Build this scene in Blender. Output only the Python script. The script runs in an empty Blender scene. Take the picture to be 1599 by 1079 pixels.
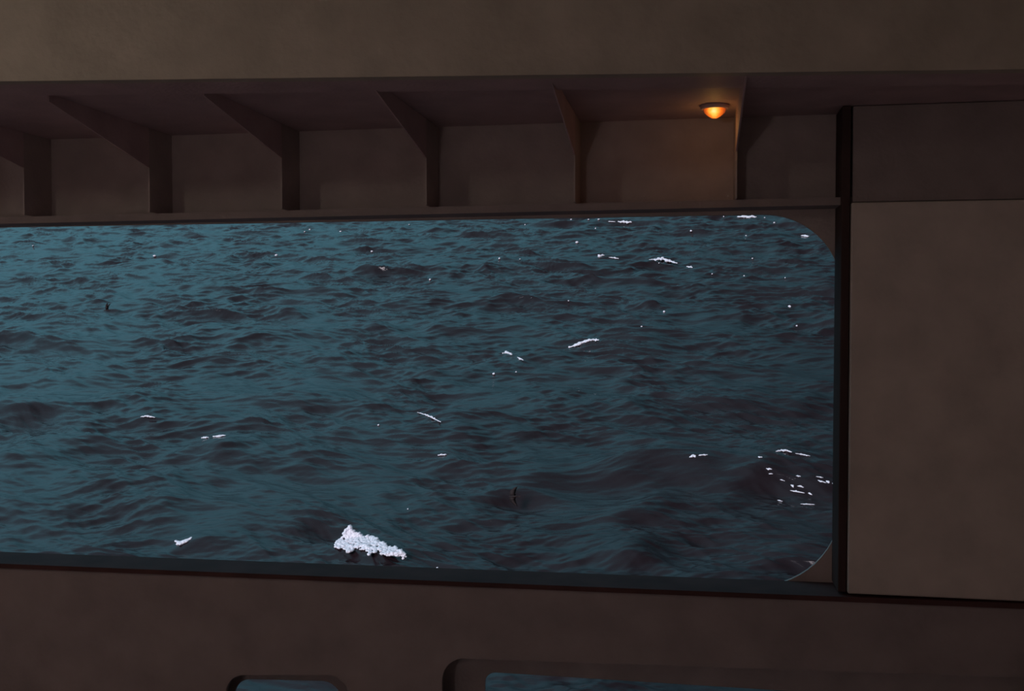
import bpy, bmesh, math, random
import numpy as np
from mathutils import Vector, Matrix

random.seed(7)
rng = np.random.default_rng(11)
scene = bpy.context.scene
COL = scene.collection

# ------------------------------------------------------------------ camera
W, H, F = 1599.0, 1079.0, 1600.0
EYE = Vector((0.0, 0.0, 1.88))
YAW = math.radians(9.87)               # the camera looks a little towards the stern
PITCH = -math.atan2(49.5, F)           # deck horizon falls on row 490
cam_d = bpy.data.cameras.new('camera')
cam_d.sensor_width = 36.0
cam_d.lens = 36.0 * F / W
cam_d.clip_end = 6000
cam_d.clip_start = 0.05
cam = bpy.data.objects.new('camera', cam_d)
COL.objects.link(cam)
cam.location = EYE
cam.rotation_euler = (math.pi / 2 + PITCH, 0, YAW)
scene.camera = cam
CAM_R = cam.rotation_euler.to_matrix()

def ray(x, y):
    return CAM_R @ Vector(((x - W / 2) / F, -(y - H / 2) / F, -1.0))

def on_y(x, y, Y):
    """point where the pixel's ray meets the plane Y = const (planes parallel to the ship's side)"""
    d = ray(x, y)
    return EYE + d * ((Y - EYE.y) / d.y)

# ------------------------------------------------------------------ sky, added fill sun, exposure
HEEL = math.atan(325 / F)              # the ship heels towards the sea
EYE_OVER_SEA = 18.0
w = bpy.data.worlds.new('dusk_sky')
scene.world = w
w.use_nodes = True
nt = w.node_tree
nt.nodes.clear()
out = nt.nodes.new('ShaderNodeOutputWorld')
bg = nt.nodes.new('ShaderNodeBackground')
tc = nt.nodes.new('ShaderNodeTexCoord')
mp = nt.nodes.new('ShaderNodeMapping')
mp.vector_type = 'POINT'
mp.inputs['Rotation'].default_value = (-HEEL, 0, 0)
sep = nt.nodes.new('ShaderNodeSeparateXYZ')
nt.links.new(tc.outputs['Generated'], mp.inputs['Vector'])
nt.links.new(mp.outputs['Vector'], sep.inputs[0])
rz = nt.nodes.new('ShaderNodeValToRGB')            # horizon to zenith
e = rz.color_ramp.elements
e[0].position = 0.0; e[0].color = (0.018, 0.05, 0.07, 1)
e[1].position = 1.0; e[1].color = (0.32, 0.52, 0.66, 1)
m_ = e.new(0.42); m_.color = (0.19, 0.515, 0.67, 1)
nt.links.new(sep.outputs['Z'], rz.inputs[0])
az = nt.nodes.new('ShaderNodeMapRange')            # the afterglow lies towards the stern (left), night comes from the bow
az.inputs['From Min'].default_value = -0.75
az.inputs['From Max'].default_value = 0.60
az.inputs['To Min'].default_value = 1.3
az.inputs['To Max'].default_value = 0.09
az.interpolation_type = 'SMOOTHSTEP'
nt.links.new(sep.outputs['X'], az.inputs['Value'])
nt.links.new(rz.outputs[0], bg.inputs['Color'])
nt.links.new(az.outputs[0], bg.inputs['Strength'])
nt.links.new(bg.outputs[0], out.inputs[0])

sun_d = bpy.data.lights.new('foam_fill_sun', 'SUN')  # added sun behind the ship, put in to whiten the foam
sun_d.energy = 2.4
sun_d.color = (1.0, 0.86, 0.93)
sun_d.angle = math.radians(15)
sun = bpy.data.objects.new('foam_fill_sun', sun_d)
COL.objects.link(sun)
sun.rotation_euler = (math.radians(69), 0, math.radians(-16))
sun.location = (0, -5, 30)

def point_lamp(name, loc, power, color, radius=0.09):
    d = bpy.data.lights.new(name, 'POINT')
    d.energy = power; d.color = color; d.shadow_soft_size = radius
    o = bpy.data.objects.new(name, d)
    COL.objects.link(o); o.location = loc
    return o
point_lamp('deck_ceiling_light', (-3.2, 1.0, 3.0), 16, (1.0, 0.88, 0.70))
point_lamp('inboard_fill', (-1.3, -2.4, 1.9), 24, (1.0, 0.90, 0.88))  # added fill, reaches the ship's side evenly under the beam
point_lamp('side_fill', (3.7, 1.6, 1.9), 2.0, (1.0, 0.88, 0.74))  # added fill from the right for the web frame faces
point_lamp('side_fill', (-6.6, 2.4, 1.9), 14, (1.0, 0.88, 0.80))  # added fill from the left for deckhead and fascia

vs = scene.view_settings
vs.view_transform = 'Standard'
vs.look = 'None'
vs.exposure = 0.0
vs.gamma = 1.0
vs.use_curve_mapping = False

# ------------------------------------------------------------------ helpers
def mat(name, col, rough=0.6, var=0.12, scale=6.0, bump=0.0, bscale=60.0, spec=0.4):
    m = bpy.data.materials.new(name)
    m.use_nodes = True
    t = m.node_tree
    b = t.nodes['Principled BSDF']
    b.inputs['Roughness'].default_value = rough
    b.inputs['Specular IOR Level'].default_value = spec
    tcn = t.nodes.new('ShaderNodeTexCoord')
    n = t.nodes.new('ShaderNodeTexNoise')
    n.inputs['Scale'].default_value = scale
    n.inputs['Detail'].default_value = 6
    t.links.new(tcn.outputs['Object'], n.inputs['Vector'])
    r = t.nodes.new('ShaderNodeValToRGB')
    r.color_ramp.elements[0].position = 0.3
    r.color_ramp.elements[1].position = 0.7
    r.color_ramp.elements[0].color = tuple(c * (1 - var) for c in col) + (1,)
    r.color_ramp.elements[1].color = tuple(min(1, c * (1 + var)) for c in col) + (1,)
    t.links.new(n.outputs['Fac'], r.inputs[0])
    t.links.new(r.outputs[0], b.inputs['Base Color'])
    if bump:
        n2 = t.nodes.new('ShaderNodeTexNoise')
        n2.inputs['Scale'].default_value = bscale
        n2.inputs['Detail'].default_value = 5
        t.links.new(tcn.outputs['Object'], n2.inputs['Vector'])
        bp = t.nodes.new('ShaderNodeBump')
        bp.inputs['Strength'].default_value = bump
        bp.inputs['Distance'].default_value = 0.01
        t.links.new(n2.outputs['Fac'], bp.inputs['Height'])
        t.links.new(bp.outputs[0], b.inputs['Normal'])
    return m

M_HULL = mat('painted_hull_steel', (0.38, 0.315, 0.30), 0.65, bump=0.25)
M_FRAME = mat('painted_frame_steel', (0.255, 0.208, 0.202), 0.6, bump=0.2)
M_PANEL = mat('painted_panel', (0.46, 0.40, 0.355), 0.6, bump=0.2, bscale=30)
M_BEAM = mat('painted_beam', (0.40, 0.36, 0.295), 0.55, bump=0.25, bscale=40)
M_CEIL = mat('painted_deckhead', (0.46, 0.34, 0.35), 0.6, bump=0.2)
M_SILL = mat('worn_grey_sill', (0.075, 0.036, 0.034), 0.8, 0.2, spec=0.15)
M_FLOOR = mat('deck_paint', (0.50, 0.41, 0.41), 0.8, 0.2)
M_BACK = mat('pale_deckhouse_paint', (0.62, 0.54, 0.52), 0.7)
M_JAMB = mat('dark_jamb', (0.055, 0.034, 0.032), 0.8, spec=0.1)  # even dark tone for the jamb
M_DARK = mat('dark_metal', (0.03, 0.025, 0.025), 0.4)
M_BIRD = mat('dark_plumage', (0.022, 0.014, 0.014), 0.8, 0.3, 30)
M_FOAM = mat('sea_foam', (0.86, 0.84, 0.90), 0.9, 0.06, 5, bump=0.6, bscale=25, spec=0.2)

def link(o, parent=None):
    COL.objects.link(o)
    if parent is not None:
        o.parent = parent
    return o

def obj(name, bm, m, parent=None, smooth=False):
    me = bpy.data.meshes.new(name)
    bmesh.ops.recalc_face_normals(bm, faces=bm.faces)
    bm.to_mesh(me); bm.free()
    me.materials.append(m)
    if smooth:
        me.polygons.foreach_set('use_smooth', [True] * len(me.polygons))
    return link(bpy.data.objects.new(name, me), parent)

def box(bm, x0, x1, y0, y1, z0, z1):
    v = [bm.verts.new(p) for p in ((x0, y0, z0), (x1, y0, z0), (x1, y1, z0), (x0, y1, z0),
                                   (x0, y0, z1), (x1, y0, z1), (x1, y1, z1), (x0, y1, z1))]
    fs = [bm.faces.new([v[i] for i in f]) for f in ((0, 1, 2, 3), (4, 5, 6, 7), (0, 1, 5, 4), (1, 2, 6, 5), (2, 3, 7, 6), (3, 0, 4, 7))]
    return v, fs

def bevel(bm, w_=0.004, seg=2):
    bmesh.ops.bevel(bm, geom=bm.edges[:], offset=w_, segments=seg, affect='EDGES', profile=0.5)

def bbox_obj(name, dims, m, parent=None, bev=0.004):
    bm = bmesh.new(); box(bm, *dims)
    if bev: bevel(bm, bev)
    return obj(name, bm, m, parent)

def prism(bm, pts_a, pts_b):
    a = [bm.verts.new(p) for p in pts_a]; b = [bm.verts.new(p) for p in pts_b]
    n = len(a)
    bm.faces.new(a); bm.faces.new(b[::-1])
    for i in range(n):
        bm.faces.new((a[i], a[(i + 1) % n], b[(i + 1) % n], b[i]))

def round_poly(pts, radii, seg=14):
    """corner-rounded 2-D polygon"""
    out_ = []
    n = len(pts)
    for i in range(n):
        p = Vector(pts[i]); a = Vector(pts[i - 1]); c = Vector(pts[(i + 1) % n])
        r = radii[i]
        if r <= 0:
            out_.append((p.x, p.y)); continue
        d1 = (a - p).normalized(); d2 = (c - p).normalized()
        ang = d1.angle(d2); t = r / math.tan(ang / 2)
        s = p + d1 * t; q = p + d2 * t
        cen = p + (d1 + d2).normalized() * (r / math.sin(ang / 2))
        v0 = s - cen; v1 = q - cen
        a0 = math.atan2(v0.y, v0.x); a1 = math.atan2(v1.y, v1.x)
        da = (a1 - a0 + math.pi) % (2 * math.pi) - math.pi
        for k in range(seg + 1):
            aa = a0 + da * k / seg
            out_.append((cen.x + r * math.cos(aa), cen.y + r * math.sin(aa)))
    return out_

def plate_with_holes(name, loops, y_near, y_far, m, parent=None):
    """upright plate (X, Z outline, then holes) with real thickness"""
    cu = bpy.data.curves.new(name + '_outline', 'CURVE')
    cu.dimensions = '2D'; cu.fill_mode = 'BOTH'
    cu.extrude = (y_far - y_near) / 2
    for lp in loops:
        s = cu.splines.new('POLY'); s.points.add(len(lp) - 1); s.use_cyclic_u = True
        for q, (a, b) in zip(s.points, lp):
            q.co = (a, b, 0, 1)
    tmp = bpy.data.objects.new(name + '_tmp', cu)
    COL.objects.link(tmp)
    bpy.context.view_layer.update()
    me = bpy.data.meshes.new_from_object(tmp.evaluated_get(bpy.context.evaluated_depsgraph_get()))
    bpy.data.objects.remove(tmp); bpy.data.curves.remove(cu)
    ymid = (y_near + y_far) / 2
    for v in me.vertices:
        x, z, d = v.co
        v.co = (x, ymid - d, z)
    me.name = name
    me.materials.clear(); me.materials.append(m)
    bm = bmesh.new(); bm.from_mesh(me)
    bmesh.ops.remove_doubles(bm, verts=bm.verts[:], dist=1e-5)
    bmesh.ops.recalc_face_normals(bm, faces=bm.faces)
    bm.to_mesh(me); bm.free()
    return link(bpy.data.objects.new(name, me), parent)

def tag(o, label, cat=None, group=None, kind=None):
    o['label'] = label
    if cat: o['category'] = cat
    if group: o['group'] = group
    if kind: o['kind'] = kind
    return o

def xz(px, py, Y):
    p = on_y(px, py, Y)
    return (p.x, p.z)

# ------------------------------------------------------------------ the ship's side
YL, YH = 4.12, 4.32                    # inner lining plane, hull plate plane
X0, X1 = -7.0, 4.2                     # length of deck that is built
ZC = on_y(445, 206, YH).z              # deckhead at the ship's side
ZTOP = 3.25                            # deckhead inboard of the beam

# window opening in the hull plate (rounded), traced on the plate's plane
wl = 150                               # the left end lies out of frame
tl = xz(-60, 356, YH); tr = xz(1314, 333, YH); br = xz(1314, 921, YH); bl = xz(-60, 866, YH)
def extend(a, b, x):                   # carry the edge a-b on to abscissa x
    t = (x - b[0]) / (a[0] - b[0])
    return (x, b[1] + (a[1] - b[1]) * t)
XWL = -5.6
win = round_poly([extend(tl, tr, XWL), tr, br, extend(bl, br, XWL)], [0.28, 0.31, 0.35, 0.28])
# freeing ports at deck level
pr = [xz(757, 1049, YH), xz(1500, 1096, YH), xz(1500, 1130, YH), xz(757, 1115, YH)]
port_r = round_poly(pr, [0.05, 0.04, 0.04, 0.05], 8)
pl = [xz(365, 1060, YH), xz(533, 1064, YH), xz(533, 1100, YH), xz(365, 1096, YH)]
port_l = round_poly(pl, [0.085, 0.085, 0.01, 0.01], 10)
hull = plate_with_holes('wall_front', [[(X0, 0), (X1, 0), (X1, ZTOP), (X0, ZTOP)], win, port_r, port_l], YH, YH + 0.018, M_HULL)
tag(hull, 'dark brown steel ship side with a wide round-cornered opening onto the sea', kind='structure')

# lining below the window: a thick bulwark whose top is the sill
zs_r = on_y(1327, 931, YL).z; zs_l = on_y(0, 879, YL).z
xs_r = on_y(1327, 931, YL).x; xs_l = on_y(0, 879, YL).x
def sill_z(x): return zs_l + (zs_r - zs_l) * (x - xs_l) / (xs_r - xs_l)
lr = [xz(690, 1027, YL), xz(1720, 1062, YL), xz(1720, 1140, YL), xz(690, 1140, YL)]
lr = [(max(a, -7), max(b, 0.012)) for a, b in lr]
ll = [xz(352, 1054, YL), xz(545, 1054, YL), xz(545, 1140, YL), xz(352, 1140, YL)]
ll = [(a, max(b, 0.012)) for a, b in ll]
lin = plate_with_holes('lining', [[(X0, 0), (X1, 0), (X1, sill_z(X1) - 0.02), (X0, sill_z(X0) - 0.02)],
                                  round_poly(lr, [0.10, 0.05, 0.0, 0.0], 10), round_poly(ll, [0.09, 0.09, 0.0, 0.0], 10)], YL, YL + 0.03, M_FRAME, hull)
lin['label'] = 'dark brown bulwark lining with rounded freeing ports cut at deck level'
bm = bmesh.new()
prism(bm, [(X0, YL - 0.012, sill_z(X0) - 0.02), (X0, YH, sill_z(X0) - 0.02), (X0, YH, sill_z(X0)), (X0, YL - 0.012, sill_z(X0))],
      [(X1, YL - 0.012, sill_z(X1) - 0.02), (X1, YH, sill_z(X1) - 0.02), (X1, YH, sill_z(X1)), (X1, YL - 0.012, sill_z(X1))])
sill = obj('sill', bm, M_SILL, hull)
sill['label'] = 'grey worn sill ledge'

# header bar over the window and casing panel beside it
a = xz(50, 336, YL); b = xz(1300, 306, YL)
def head_z(x): return b[1] + (a[1] - b[1]) * (x - b[0]) / (a[0] - b[0])
xj = on_y(1327, 620, YL).x
bm = bmesh.new()
prism(bm, [(X0, YL + 0.05, head_z(X0) - 0.03), (X0, YH, head_z(X0) - 0.03), (X0, YH, head_z(X0)), (X0, YL + 0.05, head_z(X0))],
      [(X1, YL + 0.05, head_z(X1) - 0.03), (X1, YH, head_z(X1) - 0.03), (X1, YH, head_z(X1)), (X1, YL + 0.05, head_z(X1))])
hb = obj('header_bar', bm, M_FRAME, hull)

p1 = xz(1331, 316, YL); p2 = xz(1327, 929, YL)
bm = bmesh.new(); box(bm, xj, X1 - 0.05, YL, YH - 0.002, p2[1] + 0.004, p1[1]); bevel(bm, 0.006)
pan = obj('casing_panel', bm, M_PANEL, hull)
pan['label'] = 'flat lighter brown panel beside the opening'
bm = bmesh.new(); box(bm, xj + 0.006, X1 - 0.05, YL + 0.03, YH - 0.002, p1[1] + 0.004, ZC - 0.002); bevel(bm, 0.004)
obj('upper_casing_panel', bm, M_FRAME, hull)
bm = bmesh.new(); box(bm, xj - 0.035, xj - 0.002, YL + 0.02, YH - 0.002, p2[1] + 0.004, ZC - 0.002); bevel(bm, 0.004)
obj('jamb', bm, M_JAMB, hull)

# web frames between the window head and the deckhead, one at every frame space
frame_px = [-150, 36, 232, 439, 665, 897, 1150]
fx = [on_y(px, 240, YL).x for px in frame_px]
for x in fx:
    bm = bmesh.new()
    box(bm, x - 0.003, x + 0.003, YL, YH - 0.002, head_z(x) + 0.002, ZC - 0.002)
    obj('web_frame', bm, M_HULL, hull)

# deckhead between the ship's side and the beam
ceil = bbox_obj('ceiling', (X0, X1, -2.6, YH, ZTOP, ZTOP + 0.02), M_CEIL, None, 0)
tag(ceil, 'dark painted steel deckhead over the side deck', kind='structure')

# fascia beam: its lower edge runs from (0,128) to (1599,108)
YB = 3.0
d0 = ray(0, 127); d1 = ray(1599, 108)
zb = ZC - 0.035
P0 = EYE + d0 * ((zb - EYE.z) / d0.z)
P1 = EYE + d1 * ((zb - EYE.z) / d1.z)
dirb = (P1 - P0).normalized(); nb = Vector((-dirb.y, dirb.x, 0))
A = P0 - dirb * 1.4; B = P1 + dirb * 0.55
def sect(P, depth, z0, z1):
    return [(P.x, P.y, z0), (P.x + nb.x * depth, P.y + nb.y * depth, z0), (P.x + nb.x * depth, P.y + nb.y * depth, z1), (P.x, P.y, z1)]
bm = bmesh.new()
prism(bm, sect(A, 0.05, zb, ZTOP), sect(B, 0.05, zb, ZTOP))
fas = obj('trim_1', bm, M_BEAM)
tag(fas, 'pale brown fascia beam running along under the deckhead', kind='structure')
bm = bmesh.new()
prism(bm, sect(A + nb * 0.052, 0.19, zb + 0.004, zb + 0.03), sect(B + nb * 0.052, 0.19, zb + 0.004, zb + 0.03))
obj('flange', bm, M_CEIL, fas)
bm = bmesh.new()
prism(bm, sect(A + nb * 0.245, 0.03, zb + 0.012, ZC - 0.002), sect(B + nb * 0.245, 0.03, zb + 0.012, ZC - 0.002))
obj('back_plate', bm, M_FRAME, fas)
A2, B2 = A + nb * 0.05, B + nb * 0.05
bm = bmesh.new()
pts = [(A2.x, A2.y), (B2.x, B2.y), (X1, B2.y), (X1, YH), (X0, YH), (X0, A2.y)]
prism(bm, [(x, y, ZC) for x, y in pts], [(x, y, ZC + 0.015) for x, y in pts])
obj('outboard_deckhead', bm, M_CEIL, ceil)

# tapering brackets that carry the deckhead: from each frame to the beam
for x, fy in zip(fx, [262, 262, 262, 247, 247, 242, 236]):
    zf = on_y(frame_px[fx.index(x)], fy, YL).z
    bm = bmesh.new()
    Yt = 3.42
    prof = [(YL - 0.001, ZC - 0.002), (YL - 0.001, zf), (Yt, ZC - 0.03), (Yt, ZC - 0.002)]
    prism(bm, [(x - 0.003, y, z) for y, z in prof], [(x + 0.003, y, z) for y, z in prof])
    br_ = obj('bracket', bm, M_CEIL, ceil)

# the rest of the compartment round the camera
fl = bbox_obj('floor', (X0, X1, -2.6, YH + 0.018, -0.02, 0), M_FLOOR, None, 0)
tag(fl, 'dark painted steel deck', kind='structure')
tag(bbox_obj('wall_back', (X0, X1, -2.62, -2.6, 0, ZTOP), M_BACK, None, 0), 'pale painted deckhouse side', kind='structure')
tag(bbox_obj('wall_left', (X0 - 0.02, X0, -2.6, YH, 0, ZTOP), M_BACK, None, 0), 'pale painted cross bulkhead', kind='structure')
tag(bbox_obj('wall_right', (X1, X1 + 0.02, -2.6, YH, 0, ZTOP), M_BACK, None, 0), 'pale painted cross bulkhead, towards the bow', kind='structure')

# ------------------------------------------------------------------ lamp
def lathe(bm, prof, seg=40):
    rings = []
    for r, z in prof:
        if r < 1e-6:
            rings.append([bm.verts.new((0, 0, z))])
        else:
            rings.append([bm.verts.new((r * math.cos(2 * math.pi * k / seg), r * math.sin(2 * math.pi * k / seg), z)) for k in range(seg)])
    for r0, r1 in zip(rings, rings[1:]):
        for k in range(seg):
            q = [r0[k % len(r0)], r0[(k + 1) % len(r0)], r1[(k + 1) % len(r1)], r1[k % len(r1)]]
            u = []
            for v in q:
                if v not in u: u.append(v)
            if len(u) > 2: bm.faces.new(u)

lr_ = ray(1116, 171)
lamp_p = EYE + lr_ * ((ZC - 0.016 - EYE.z) / lr_.z)
lamp = bpy.data.objects.new('ceiling_lamp', None)
COL.objects.link(lamp)
lamp.location = (lamp_p.x, lamp_p.y, lamp_p.z)
lamp.empty_display_size = 0.05
tag(lamp, 'small glowing orange dome lamp under the dark deckhead', 'lamp')
gap = ZC - lamp_p.z
bm = bmesh.new()
lathe(bm, [(0, gap - 0.001), (0.055, gap - 0.001), (0.055, 0.006), (0.05, 0.0), (0.043, 0.0), (0.043, 0.008), (0, 0.008)])
obj('base', bm, M_CEIL, lamp, True)
mg = bpy.data.materials.new('lit_amber_glass'); mg.use_nodes = True
t = mg.node_tree; bs = t.nodes['Principled BSDF']
bs.inputs['Base Color'].default_value = (0.8, 0.35, 0.08, 1); bs.inputs['Roughness'].default_value = 0.25
tcn = t.nodes.new('ShaderNodeTexCoord')
vd = t.nodes.new('ShaderNodeVectorMath'); vd.operation = 'MULTIPLY'
vd.inputs[1].default_value = (1, 1, 0.9)
ln = t.nodes.new('ShaderNodeVectorMath'); ln.operation = 'DISTANCE'
ln.inputs[1].default_value = (-0.004, -0.036, -0.010)          # centre of the hot spot painted into the glow; no filament inside
nz = t.nodes.new('ShaderNodeTexNoise'); nz.inputs['Scale'].default_value = 90
ad = t.nodes.new('ShaderNodeMath'); ad.operation = 'MULTIPLY_ADD'; ad.inputs[1].default_value = 0.012
rp = t.nodes.new('ShaderNodeValToRGB')
els = rp.color_ramp.elements
els[0].position = 0.006; els[0].color = (1.0, 0.86, 0.32, 1)
els[1].position = 0.052; els[1].color = (0.20, 0.02, 0.004, 1)
q = els.new(0.020); q.color = (1.0, 0.52, 0.06, 1)
q = els.new(0.034); q.color = (0.80, 0.13, 0.008, 1)
t.links.new(tcn.outputs['Object'], vd.inputs[0])
t.links.new(vd.outputs[0], ln.inputs[0])
t.links.new(tcn.outputs['Object'], nz.inputs['Vector'])
t.links.new(nz.outputs['Fac'], ad.inputs[0]); t.links.new(ln.outputs['Value'], ad.inputs[2])
t.links.new(ad.outputs[0], rp.inputs[0])
t.links.new(rp.outputs[0], bs.inputs['Emission Color'])
bs.inputs['Emission Strength'].default_value = 1.1
bm = bmesh.new()
lathe(bm, [(0.042, 0.004), (0.042, -0.004), (0.039, -0.012), (0.031, -0.020), (0.021, -0.0275), (0.011, -0.033), (0.0, -0.0345)])
g = obj('glass_dome', bm, mg, lamp, True); g['label'] = 'glowing amber glass'
ld = bpy.data.lights.new('lamp_light', 'POINT'); ld.energy = 0.12; ld.color = (1.0, 0.48, 0.12); ld.shadow_soft_size = 0.03
lo = bpy.data.objects.new('lamp_light', ld); COL.objects.link(lo); lo.location = (lamp_p.x, lamp_p.y, lamp_p.z - 0.075)

# ------------------------------------------------------------------ the sea (heeled against the ship)
ROT = Matrix.Rotation(HEEL, 3, 'X')
SEA_N = ROT @ Vector((0, 0, 1))
SEA_O = EYE - SEA_N * EYE_OVER_SEA
ROT_I = ROT.transposed()

def sea_uv(px, py):
    """flat-sea point under a pixel, in sea coordinates"""
    d = ROT_I @ ray(px, py)
    t_ = EYE_OVER_SEA / -d.z
    return d.x * t_, d.y * t_, t_

NW = 170
def logu(a_, b_, n_): return np.exp(rng.uniform(np.log(a_), np.log(b_), n_))
lam = np.concatenate([logu(0.26, 0.7, 60), logu(0.7, 2.2, 70), logu(2.2, 6.0, 28), logu(6.0, 13.0, 12)])
ang = np.concatenate([rng.normal(math.radians(-96), math.radians(20), 60), rng.normal(math.radians(-98), math.radians(23), 70),
                      rng.normal(math.radians(-100), math.radians(28), 40)])
slope = np.concatenate([np.full(60, 0.041), np.full(70, 0.038), np.full(28, 0.036), np.full(12, 0.035)])
kk = 2 * np.pi / lam
amp = slope / kk
ph = rng.uniform(0, 2 * np.pi, NW)
kx, ky = kk * np.cos(ang), kk * np.sin(ang)

# single waves that stand out in the photograph: crest pixel, length and height (m), front length, crest turn (deg)
CRESTS = [
    (1180, 720, 3.4, 1.15, 1.6, -3), (1030, 722, 1.9, 0.50, 1.3, 8),
    (170, 640, 4.2, 0.60, 1.7, -9), (20, 640, 3.0, 0.6, 1.5, 4), (60, 700, 2.6, 0.65, 1.5, 4), (370, 690, 1.9, 0.65, 1.4, -14),
    (990, 862, 0.95, 0.50, 0.9, -6), (585, 852, 1.5, 0.60, 0.8, -20), (712, 668, 2.0, 0.60, 1.4, -10),
    (510, 618, 3.0, 0.5, 1.6, 2), (335, 832, 1.1, 0.45, 0.9, 8), (480, 812, 0.8, 0.35, 0.8, -8),
    (705, 716, 0.8, 0.35, 0.9, 0), (830, 758, 1.6, 0.45, 1.0, -6), (75, 517, 3.6, 0.75, 1.8, -9),
    (380, 520, 5.0, 0.6, 1.9, 4), (810, 408, 7.0, 1.0, 2.4, 0), (960, 540, 3.0, 0.5, 1.8, -6),
    (900, 632, 3.0, 0.5, 1.6, -8), (1010, 800, 1.5, 0.4, 1.0, 0), (250, 800, 1.0, 0.25, 0.8, 6),
    (130, 862, 1.2, 0.25, 0.7, 0), (1230, 860, 1.2, 0.3, 0.9, -6), (600, 420, 5.0, 0.6, 2.0, 3),
    (300, 455, 5.0, 0.55, 2.0, 0), (1100, 620, 3.0, 0.4, 1.8, 3),
]
crest_data = []
for (px, py, L, A_, fr, turn) in CRESTS:
    x, y, _ = sea_uv(px, py)
    L *= 1.5; fr *= 1.5; A_ *= 1.3
    y -= 0.72 * A_ * y / EYE_OVER_SEA       # a crest stands above the flat sea, so its foot is nearer
    crest_data.append((x, y, L, A_, fr, math.radians(turn)))

def sea_surface(x, y):
    """trochoidal wave sum: displaced x, y and height"""
    # broad swell first, it bends the shorter crests
    wx = 0.9 * np.sin(0.19 * y + 0.11 * x + 1.0) + 0.5 * np.sin(0.43 * x - 0.21 * y + 2.2)
    wy = 0.7 * np.sin(0.27 * x + 0.09 * y + 0.4) + 0.35 * np.sin(0.61 * y + 0.37 * x)
    gust = 0.85 + 0.30 * np.sin(0.16 * x + 0.23 * y + 0.7) * np.sin(0.11 * y - 0.19 * x + 1.9) + 0.18 * np.sin(0.7 * x + 0.33 * y)
    rough = 1.0 + 0.40 * np.clip((np.hypot(x, y) - 45) / 60, 0, 1)      # waves steepened further out to dim the far reflections
    dx = np.zeros_like(x); dy = np.zeros_like(x); h = np.zeros_like(x)
    xs, ys = x + wx, y + wy
    for i in range(NW):
        p_ = (kx[i] * xs + ky[i] * ys + ph[i]).astype(np.float32)
        a_ = amp[i] * (gust * rough if lam[i] < 2.5 else rough)
        s_, c_ = np.sin(p_), np.cos(p_)
        h += a_ * c_
        q_ = 0.6 if lam[i] > 0.8 else 0.4
        dx -= q_ * a_ * math.cos(ang[i]) * s_
        dy -= q_ * a_ * math.sin(ang[i]) * s_
    for (cx, cy, L, A_, fr, tn) in crest_data:
        rx, ry = x - cx, y - cy
        msk = (np.abs(rx) < 3 * L + 3) & (np.abs(ry) < 12)
        if not msk.any(): continue
        rx, ry = rx[msk], ry[msk]
        s_ = rx * math.cos(tn) + ry * math.sin(tn)
        t_ = -rx * math.sin(tn) + ry * math.cos(tn) + 0.25 * np.sin(1.3 * rx + cx) + 0.05 * s_ ** 2 / max(L, 1)
        prof = np.where(t_ < 0, np.exp(-(t_ / (fr * 0.62)) ** 2), np.exp(-(t_ / (fr * 1.9)) ** 2))
        along = np.exp(-(s_ / L) ** 2)
        h[msk] += A_ * 0.72 * prof * along
        dy[msk] -= 0.12 * A_ * prof * along * np.exp(-(t_ / fr) ** 2)
    return x + dx, y + dy, h

rr = list(np.linspace(5.0, 19.0, 40))
while rr[-1] < 2600:
    r_ = rr[-1]
    rr.append(r_ + (0.065 if r_ < 42 else (r_ * 0.0019 if r_ < 210 else r_ * 0.03)))
rr = np.array(rr)
NC = 1040
azs = np.radians(np.concatenate([np.linspace(-85, -31.8, 60)[:-1], np.linspace(-31.8, 31.8, NC - 119), np.linspace(31.8, 75, 61)[1:]])) + YAW
RR, AZ = np.meshgrid(rr, azs, indexing='ij')
gx, gy = (-RR * np.sin(AZ)).astype(np.float32), (RR * np.cos(AZ)).astype(np.float32)
sx, sy, sh = sea_surface(gx, gy)
fade = np.clip((900 - RR) / 700, 0, 1)
sx = gx + (sx - gx) * fade; sy = gy + (sy - gy) * fade; sh = sh * fade
nr = len(rr)
co = np.stack([sx, sy, sh], -1).reshape(-1, 3).astype(np.float32)
idx = np.arange(nr * NC).reshape(nr, NC)
quads = np.stack([idx[:-1, :-1], idx[:-1, 1:], idx[1:, 1:], idx[1:, :-1]], -1).reshape(-1, 4)[:, ::-1]
me = bpy.data.meshes.new('sea')
me.vertices.add(len(co)); me.vertices.foreach_set('co', co.ravel())
me.loops.add(quads.size); me.loops.foreach_set('vertex_index', quads.ravel().astype(np.int32))
me.polygons.add(len(quads))
me.polygons.foreach_set('loop_start', np.arange(0, quads.size, 4, dtype=np.int32))
me.polygons.foreach_set('use_smooth', np.ones(len(quads), dtype=bool))
me.update(calc_edges=True)
sea = link(bpy.data.objects.new('sea', me))
sea.location = SEA_O
sea.rotation_euler = (HEEL, 0, 0)
tag(sea, 'dark teal choppy open sea with wind ripples seen through the opening', 'sea', kind='stuff')

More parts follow.
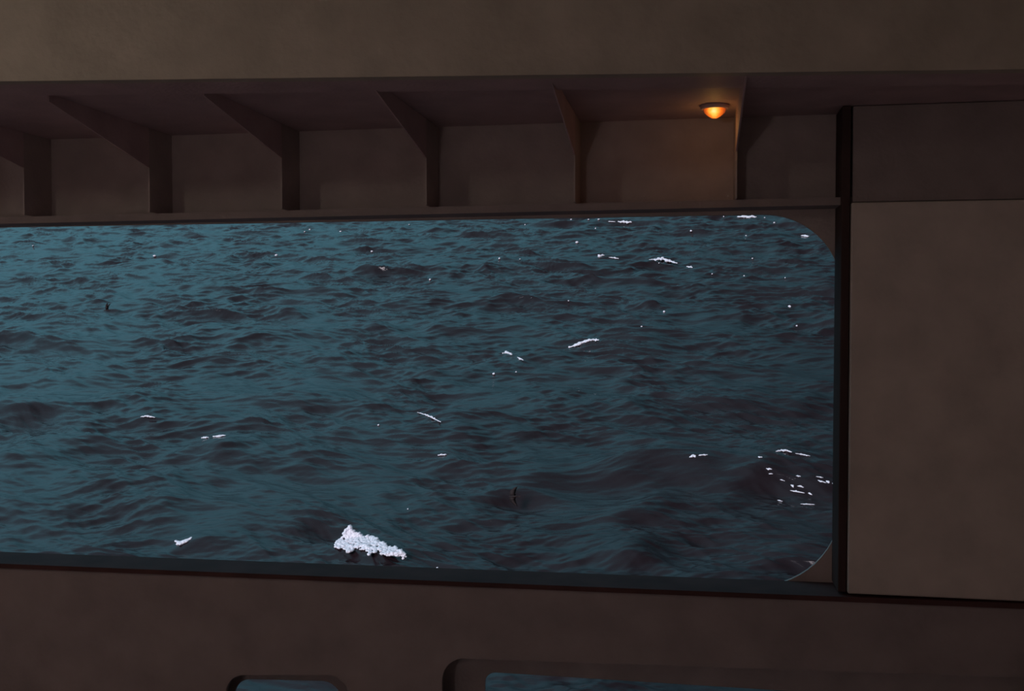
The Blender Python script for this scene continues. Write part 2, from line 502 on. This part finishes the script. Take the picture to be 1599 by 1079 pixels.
mw = bpy.data.materials.new('sea_water'); mw.use_nodes = True
t = mw.node_tree; bs = t.nodes['Principled BSDF']
bs.inputs['Base Color'].default_value = (0.016, 0.010, 0.012, 1)
bs.inputs['Roughness'].default_value = 0.05
bs.inputs['IOR'].default_value = 1.333
tcn = t.nodes.new('ShaderNodeTexCoord')
mpn = t.nodes.new('ShaderNodeMapping'); mpn.inputs['Scale'].default_value = (0.30, 1.0, 1.0); mpn.inputs['Rotation'].default_value = (0, 0, 0.15)
n1 = t.nodes.new('ShaderNodeTexNoise'); n1.inputs['Scale'].default_value = 3.6; n1.inputs['Detail'].default_value = 7; n1.inputs['Roughness'].default_value = 0.62
bp = t.nodes.new('ShaderNodeBump'); bp.inputs['Strength'].default_value = 0.5; bp.inputs['Distance'].default_value = 0.06
t.links.new(tcn.outputs['Object'], mpn.inputs['Vector']); t.links.new(mpn.outputs[0], n1.inputs['Vector'])
t.links.new(n1.outputs['Fac'], bp.inputs['Height']); t.links.new(bp.outputs[0], bs.inputs['Normal'])
me.materials.append(mw)

bpy.context.view_layer.update()
def sea_hit(px, py):
    """where a pixel's ray meets the waves (world coordinates) and its distance"""
    d = ROT_I @ ray(px, py)
    ok, loc, nrm, fi = sea.ray_cast(Vector((0, 0, EYE_OVER_SEA)), d)
    if not ok:
        x, y, _ = sea_uv(px, py); loc = Vector((x, y, 0)); nrm = Vector((0, 0, 1))
    p_ = SEA_O + ROT @ loc
    return p_, ROT @ nrm, (p_ - EYE).length

# ------------------------------------------------------------------ whitecaps: heaps of foam lying on the waves
ico = bmesh.new(); bmesh.ops.create_icosphere(ico, subdivisions=1, radius=1.0)
ICO_V = np.array([v.co[:] for v in ico.verts]); ICO_F = [[v.index for v in f.verts] for f in ico.faces]; ico.free()

def foam(blobs, label, group=None, cat='whitecap'):
    """blobs: (px, py, radius px). Every clot of foam is set on the wave under its pixel."""
    vs_, fs_ = [], []
    hits = [sea_hit(px, py) for (px, py, _) in blobs]
    dd = np.array([h_[2] for h_ in hits]); med = float(np.median(dd))
    if len(blobs) > 6:                                   # the heap lies along the slope of the water under it
        Am = np.array([[1.0, b_[0] - blobs[0][0], b_[1] - blobs[0][1]] for b_ in blobs])
        fit = Am @ np.linalg.lstsq(Am, dd, rcond=None)[0]
        fit = np.clip(fit, med * 0.97, med * 1.03)
        fit = fit - np.percentile(fit - dd, 93)
    else:
        fit = dd
    for (px, py, rp_), (p_, n_, dist), f_ in zip(blobs, hits, fit):
        tol = 1.0 * rp_ * med / F
        d_ = max(min(dist, f_ + tol), f_ - tol)
        p_ = EYE + (p_ - EYE) * (d_ / dist)
        r_ = rp_ * d_ / F
        rot = Matrix.Rotation(random.uniform(0, 6.28), 3, 'Z') @ Matrix.Rotation(random.uniform(0, 3), 3, 'X')
        base = len(vs_)
        sc = Vector((random.uniform(0.95, 1.4), random.uniform(1.6, 2.4), random.uniform(0.75, 1.0)))
        for v in ICO_V:
            q_ = rot @ Vector(v) * (r_ * random.uniform(0.85, 1.15))
            vs_.append((p_.x + q_.x * sc.x, p_.y + q_.y * sc.y, p_.z + r_ * 0.2 + q_.z * sc.z))
        fs_ += [[i + base for i in f] for f in ICO_F]
    cen = Vector(np.mean(np.array(vs_), axis=0))
    vs_ = [(v[0] - cen.x, v[1] - cen.y, v[2] - cen.z) for v in vs_]
    m_e = bpy.data.meshes.new('whitecap')
    m_e.from_pydata(vs_, [], fs_)
    o = link(bpy.data.objects.new('whitecap', m_e))
    o.location = cen
    if len(blobs) > 6:                                   # melt the clots into one frothy surface
        md = o.modifiers.new('melt', 'REMESH'); md.mode = 'VOXEL'; md.voxel_size = 0.55 * med / F
        m2 = bpy.data.meshes.new_from_object(o.evaluated_get(bpy.context.evaluated_depsgraph_get()))
        o.modifiers.clear(); o.data = m2; m_e = m2
        bm_ = bmesh.new(); bm_.from_mesh(m_e)            # keep the one connected heap
        seen, best = set(), []
        for v in bm_.verts:
            if v in seen: continue
            st, comp = [v], []
            seen.add(v)
            while st:
                c_ = st.pop(); comp.append(c_)
                for e_ in c_.link_edges:
                    w_ = e_.other_vert(c_)
                    if w_ not in seen: seen.add(w_); st.append(w_)
            if len(comp) > len(best): best = comp
        keep = set(best)
        bmesh.ops.delete(bm_, geom=[v for v in bm_.verts if v not in keep], context='VERTS')
        for _ in range(2): bmesh.ops.smooth_vert(bm_, verts=bm_.verts[:], factor=0.5, use_axis_x=True, use_axis_y=True, use_axis_z=True)
        bm_.to_mesh(m_e); bm_.free()
    m_e.name = 'whitecap'
    m_e.materials.clear(); m_e.materials.append(M_FOAM)
    m_e.polygons.foreach_set('use_smooth', [True] * len(m_e.polygons))
    return tag(o, label, cat, group)

def along(pts, n, r):
    """n clots strung along a pixel polyline, thickness r px tapering to its ends"""
    out_ = []
    P = [Vector(p) for p in pts]
    L = [(P[i + 1] - P[i]).length for i in range(len(P) - 1)]
    tot = sum(L)
    for k in range(n):
        s_ = random.uniform(0, tot); u = s_ / tot
        for i, l in enumerate(L):
            if s_ <= l or i == len(L) - 1:
                p_ = P[i].lerp(P[i + 1], min(1, s_ / l)); break
            s_ -= l
        rr_ = r * (0.45 + 0.55 * math.sin(math.pi * min(max(u, 0.05), 0.95)))
        out_.append((p_.x + random.gauss(0, r * 0.3), p_.y + random.gauss(0, rr_ * 0.35), rr_ * random.uniform(0.55, 1.0)))
    n2 = max(3, int(tot / (r * 0.55)))
    for k in range(n2 + 1):                              # a continuous core
        s_ = tot * k / n2; u = k / n2
        for i, l in enumerate(L):
            if s_ <= l or i == len(L) - 1:
                p_ = P[i].lerp(P[i + 1], min(1, s_ / l)); break
            s_ -= l
        out_.append((p_.x, p_.y, r * (0.4 + 0.35 * math.sin(math.pi * u))))
    return out_

def inside(poly, x, y):
    c = False
    j = len(poly) - 1
    for i in range(len(poly)):
        xi, yi = poly[i]; xj_, yj = poly[j]
        if (yi > y) != (yj > y) and x < (xj_ - xi) * (y - yi) / (yj - yi) + xi: c = not c
        j = i
    return c

big = [(524, 846), (533, 842), (538, 830), (547, 821), (552, 829), (565, 836), (583, 839), (600, 848), (618, 856), (638, 867), (630, 874),
       (620, 868), (604, 868), (588, 862), (577, 869), (570, 859), (556, 858), (545, 862), (535, 857), (524, 857)]
bl_ = []
while len(bl_) < 700:
    x, y = random.uniform(520, 640), random.uniform(818, 876)
    if inside(big, x, y):
        bl_.append((x, y, random.uniform(1.0, 3.2)))
foam(bl_, 'biggest white whitecap, tumbling down the face of a near wave')
foam(along([(889, 543), (905, 537), (918, 532), (935, 531)], 34, 3.4), 'white streak of foam rising to the right along a wave crest')
foam(along([(1014, 406), (1035, 405), (1046, 408), (1056, 411)], 34, 3.0), 'long thin white foam line bending down to the right, far out')
foam(along([(934, 401), (943, 399)], 10, 3.2), 'white foam dab at the start of a broken foam trail, far out')
foam(along([(951, 402), (966, 404)], 12, 1.6), 'thin foam dash just after a white dab, far out')
foam(along([(1152, 339), (1166, 339.5), (1181, 339)], 30, 3.0), 'flat white foam bar tight under the top edge of the opening')
foam(along([(274, 845), (283, 850), (292, 844), (299, 840)], 22, 3.4), 'small ragged splash of foam on a near wave shoulder')
foam(along([(785, 552), (793, 551), (802, 555)], 16, 2.6), 'small arched foam crest beside a rising white streak')
foam(along([(808, 558), (818, 563)], 8, 1.7), 'faint foam dash running off down from an arched foam crest')
foam(along([(652, 644), (668, 649), (678, 654), (690, 660)], 26, 1.8), 'thin foam thread running down the right of a wave crest')
foam(along([(315, 684), (326, 683)], 8, 2.0), 'faint foam dab left of a brighter one on a wave crest')
foam(along([(333, 682), (352, 680)], 14, 2.4), 'pale foam dab on a wave crest, ending at its dark peak')
foam(along([(1077, 714), (1086, 712)], 9, 2.8), 'round foam dab on the crest of the broad dark wave')
foam(along([(1091, 711), (1105, 710)], 10, 1.6), 'foam dash next to a round dab on the crest of the broad dark wave')
foam(along([(1212, 705), (1226, 703), (1236, 706)], 14, 2.2), 'foam at the top of the broad dark wave near the window jamb')
foam(along([(1242, 708), (1265, 712)], 10, 1.3), 'thin foam thread running from the top of the broad dark wave to the jamb')
foam(along([(684, 711), (697, 710)], 9, 2.0), 'small foam dab on the shoulder of a low wave')
foam(along([(220, 651), (230, 650), (242, 652)], 14, 1.8), 'faint foam line on a long dark wave face')
foam(along([(966, 346.5), (976, 347.5), (986, 347)], 18, 2.5), 'white foam dab close under the top edge of the opening')
foam(along([(950, 346), (961, 346.5)], 6, 1.4), 'tiny foam tail left of a white dab under the top edge of the opening')
foam(along([(1251, 368), (1263, 369)], 10, 1.9), 'small white foam dash beside the rounded corner of the opening')
foam(along([(1072, 416), (1085, 419)], 9, 1.9), 'short foam dash trailing a long thin foam line, far out')
# torn foam on the face of the broad dark wave
for (x0_, y0_, x1_, y1_, r) in [(1197, 732, 1205, 733, 1.7), (1200, 740, 1207, 740, 1.2), (1235, 757, 1239, 761, 1.8), (1245, 759, 1255, 761, 1.4), (1234, 766, 1256, 770, 1.6),
                     (1262, 770, 1268, 773, 1.6), (1277, 750, 1290, 754, 1.5), (1290, 751, 1295, 754, 1.9), (1300, 754, 1303, 757, 1.3), (1243, 743, 1250, 744, 1.3),
                     (1218, 749, 1225, 751, 1.2), (1214, 781, 1222, 783, 1.2), (1250, 787, 1272, 788, 1.3), (1184, 714, 1190, 714, 1.5), (1274, 744, 1286, 746, 1.1)]:
    foam(along([(x0_, y0_), (x1_, y1_)], 8, r), 'torn shred of foam on the dark face of the broad wave by the jamb', 'foam shreds on the broad dark wave')
# single flecks too alike to tell apart
for (x, y, r) in [(242, 400, 2.4), (432, 399, 2.6), (484, 359, 1.6), (476, 362, 1.2), (532, 362, 1.8), (581, 393, 1.7), (672, 437, 1.8), (639, 351, 1.3),
                  (901, 379, 2.2), (930, 357, 1.5), (780, 404, 1.9), (812, 405, 1.3), (935, 343, 1.5), (919, 343, 1.5), (892, 343, 1.5), (1079, 361, 2.2),
                  (1209, 348, 1.5), (1037, 487, 1.9), (1233, 479, 1.8), (1244, 509, 1.6), (888, 470, 1.5), (1162, 431, 1.4), (1112, 428, 1.3), (771, 584, 2.0),
                  (683, 887, 1.8), (591, 664, 1.6), (1165, 368, 1.3), (1175, 404, 1.4), (1226, 434, 1.3), (52, 384, 1.2), (820, 351, 1.2), (1002, 510, 1.3),
                  (637, 795, 1.4), (806, 581, 1.3), (1029, 411, 1.0), (1130, 338.5, 1.2), (1194, 340, 1.2)]:
    foam([(x, y, r * random.uniform(0.8, 1.1))],
         'tiny single fleck of white foam on the open sea', 'foam flecks scattered over the sea')

# ------------------------------------------------------------------ seabirds over the water
def bird(px, py, size, bank, raise_, chord, label, t_frac=0.97):
    """small dark seabird, banking low over the waves: body, two long wings, tail"""
    p_, n_, dist = sea_hit(px, py)
    pos = EYE + (p_ - EYE) * t_frac + SEA_N * (0.12 * size)
    root = bpy.data.objects.new('seabird', None); COL.objects.link(root)
    root.location = pos; root.empty_display_size = 0.1
    bm_ = bmesh.new()
    prof = [(-0.30, 0.004), (-0.24, 0.03), (-0.12, 0.055), (0.0, 0.065), (0.10, 0.058), (0.17, 0.035), (0.22, 0.034), (0.26, 0.028), (0.285, 0.010), (0.32, 0.003)]
    rings = []
    for x, r in prof:
        rings.append([bm_.verts.new((x, r * math.cos(2 * math.pi * k / 10), r * 0.9 * math.sin(2 * math.pi * k / 10))) for k in range(10)])
    for a_, b_ in zip(rings, rings[1:]):
        for k in range(10): bm_.faces.new((a_[k], a_[(k + 1) % 10], b_[(k + 1) % 10], b_[k]))
    bm_.faces.new(rings[0]); bm_.faces.new(rings[-1])
    # wings: tapering, swept, with real thickness
    for s in (1, -1):
        st = [(0.03, 0.11, -0.07, 0.02, 0.016), (0.20, 0.12, -0.05, 0.06, 0.012), (0.38, 0.08, -0.07, 0.05, 0.009), (0.56, -0.02, -0.10, 0.02, 0.005), (0.64, -0.10, -0.12, 0.0, 0.003)]
        sec = []
        for (d, xf, xb, z, th) in st:
            xf, xb = xf * chord, xb * chord
            d, z = d * math.cos(raise_) - z * math.sin(raise_), d * math.sin(raise_) + z * math.cos(raise_)
            sec.append([bm_.verts.new((xf, s * d, z)), bm_.verts.new(((xf + xb) / 2, s * d, z + th)), bm_.verts.new((xb, s * d, z)), bm_.verts.new(((xf + xb) / 2, s * d, z - th))])
        for a_, b_ in zip(sec, sec[1:]):
            for k in range(4): bm_.faces.new((a_[k], a_[(k + 1) % 4], b_[(k + 1) % 4], b_[k]))
        bm_.faces.new(sec[0]); bm_.faces.new(sec[-1])
    bo = obj('body', bm_, M_BIRD, root, True)
    bm_ = bmesh.new()
    prism(bm_, [(-0.27, 0.02, 0.006), (-0.42, 0.06, 0.004), (-0.42, -0.06, 0.004), (-0.27, -0.02, 0.006)], [(-0.27, 0.02, -0.006), (-0.42, 0.06, -0.004), (-0.42, -0.06, -0.004), (-0.27, -0.02, -0.006)])
    obj('tail', bm_, M_BIRD, root)
    root.scale = (size,) * 3
    root.rotation_euler = (math.radians(bank), 0, math.radians(180) + YAW)
    return tag(root, label, 'bird')
bird(802, 778, 0.74, 84, 0.0, 2.2, 'small dark seabird banking steeply low over the near waves')
bird(168, 487, 1.25, 4, math.radians(62), 1.2, 'dark seabird skimming the far waves with wings raised', 0.985)
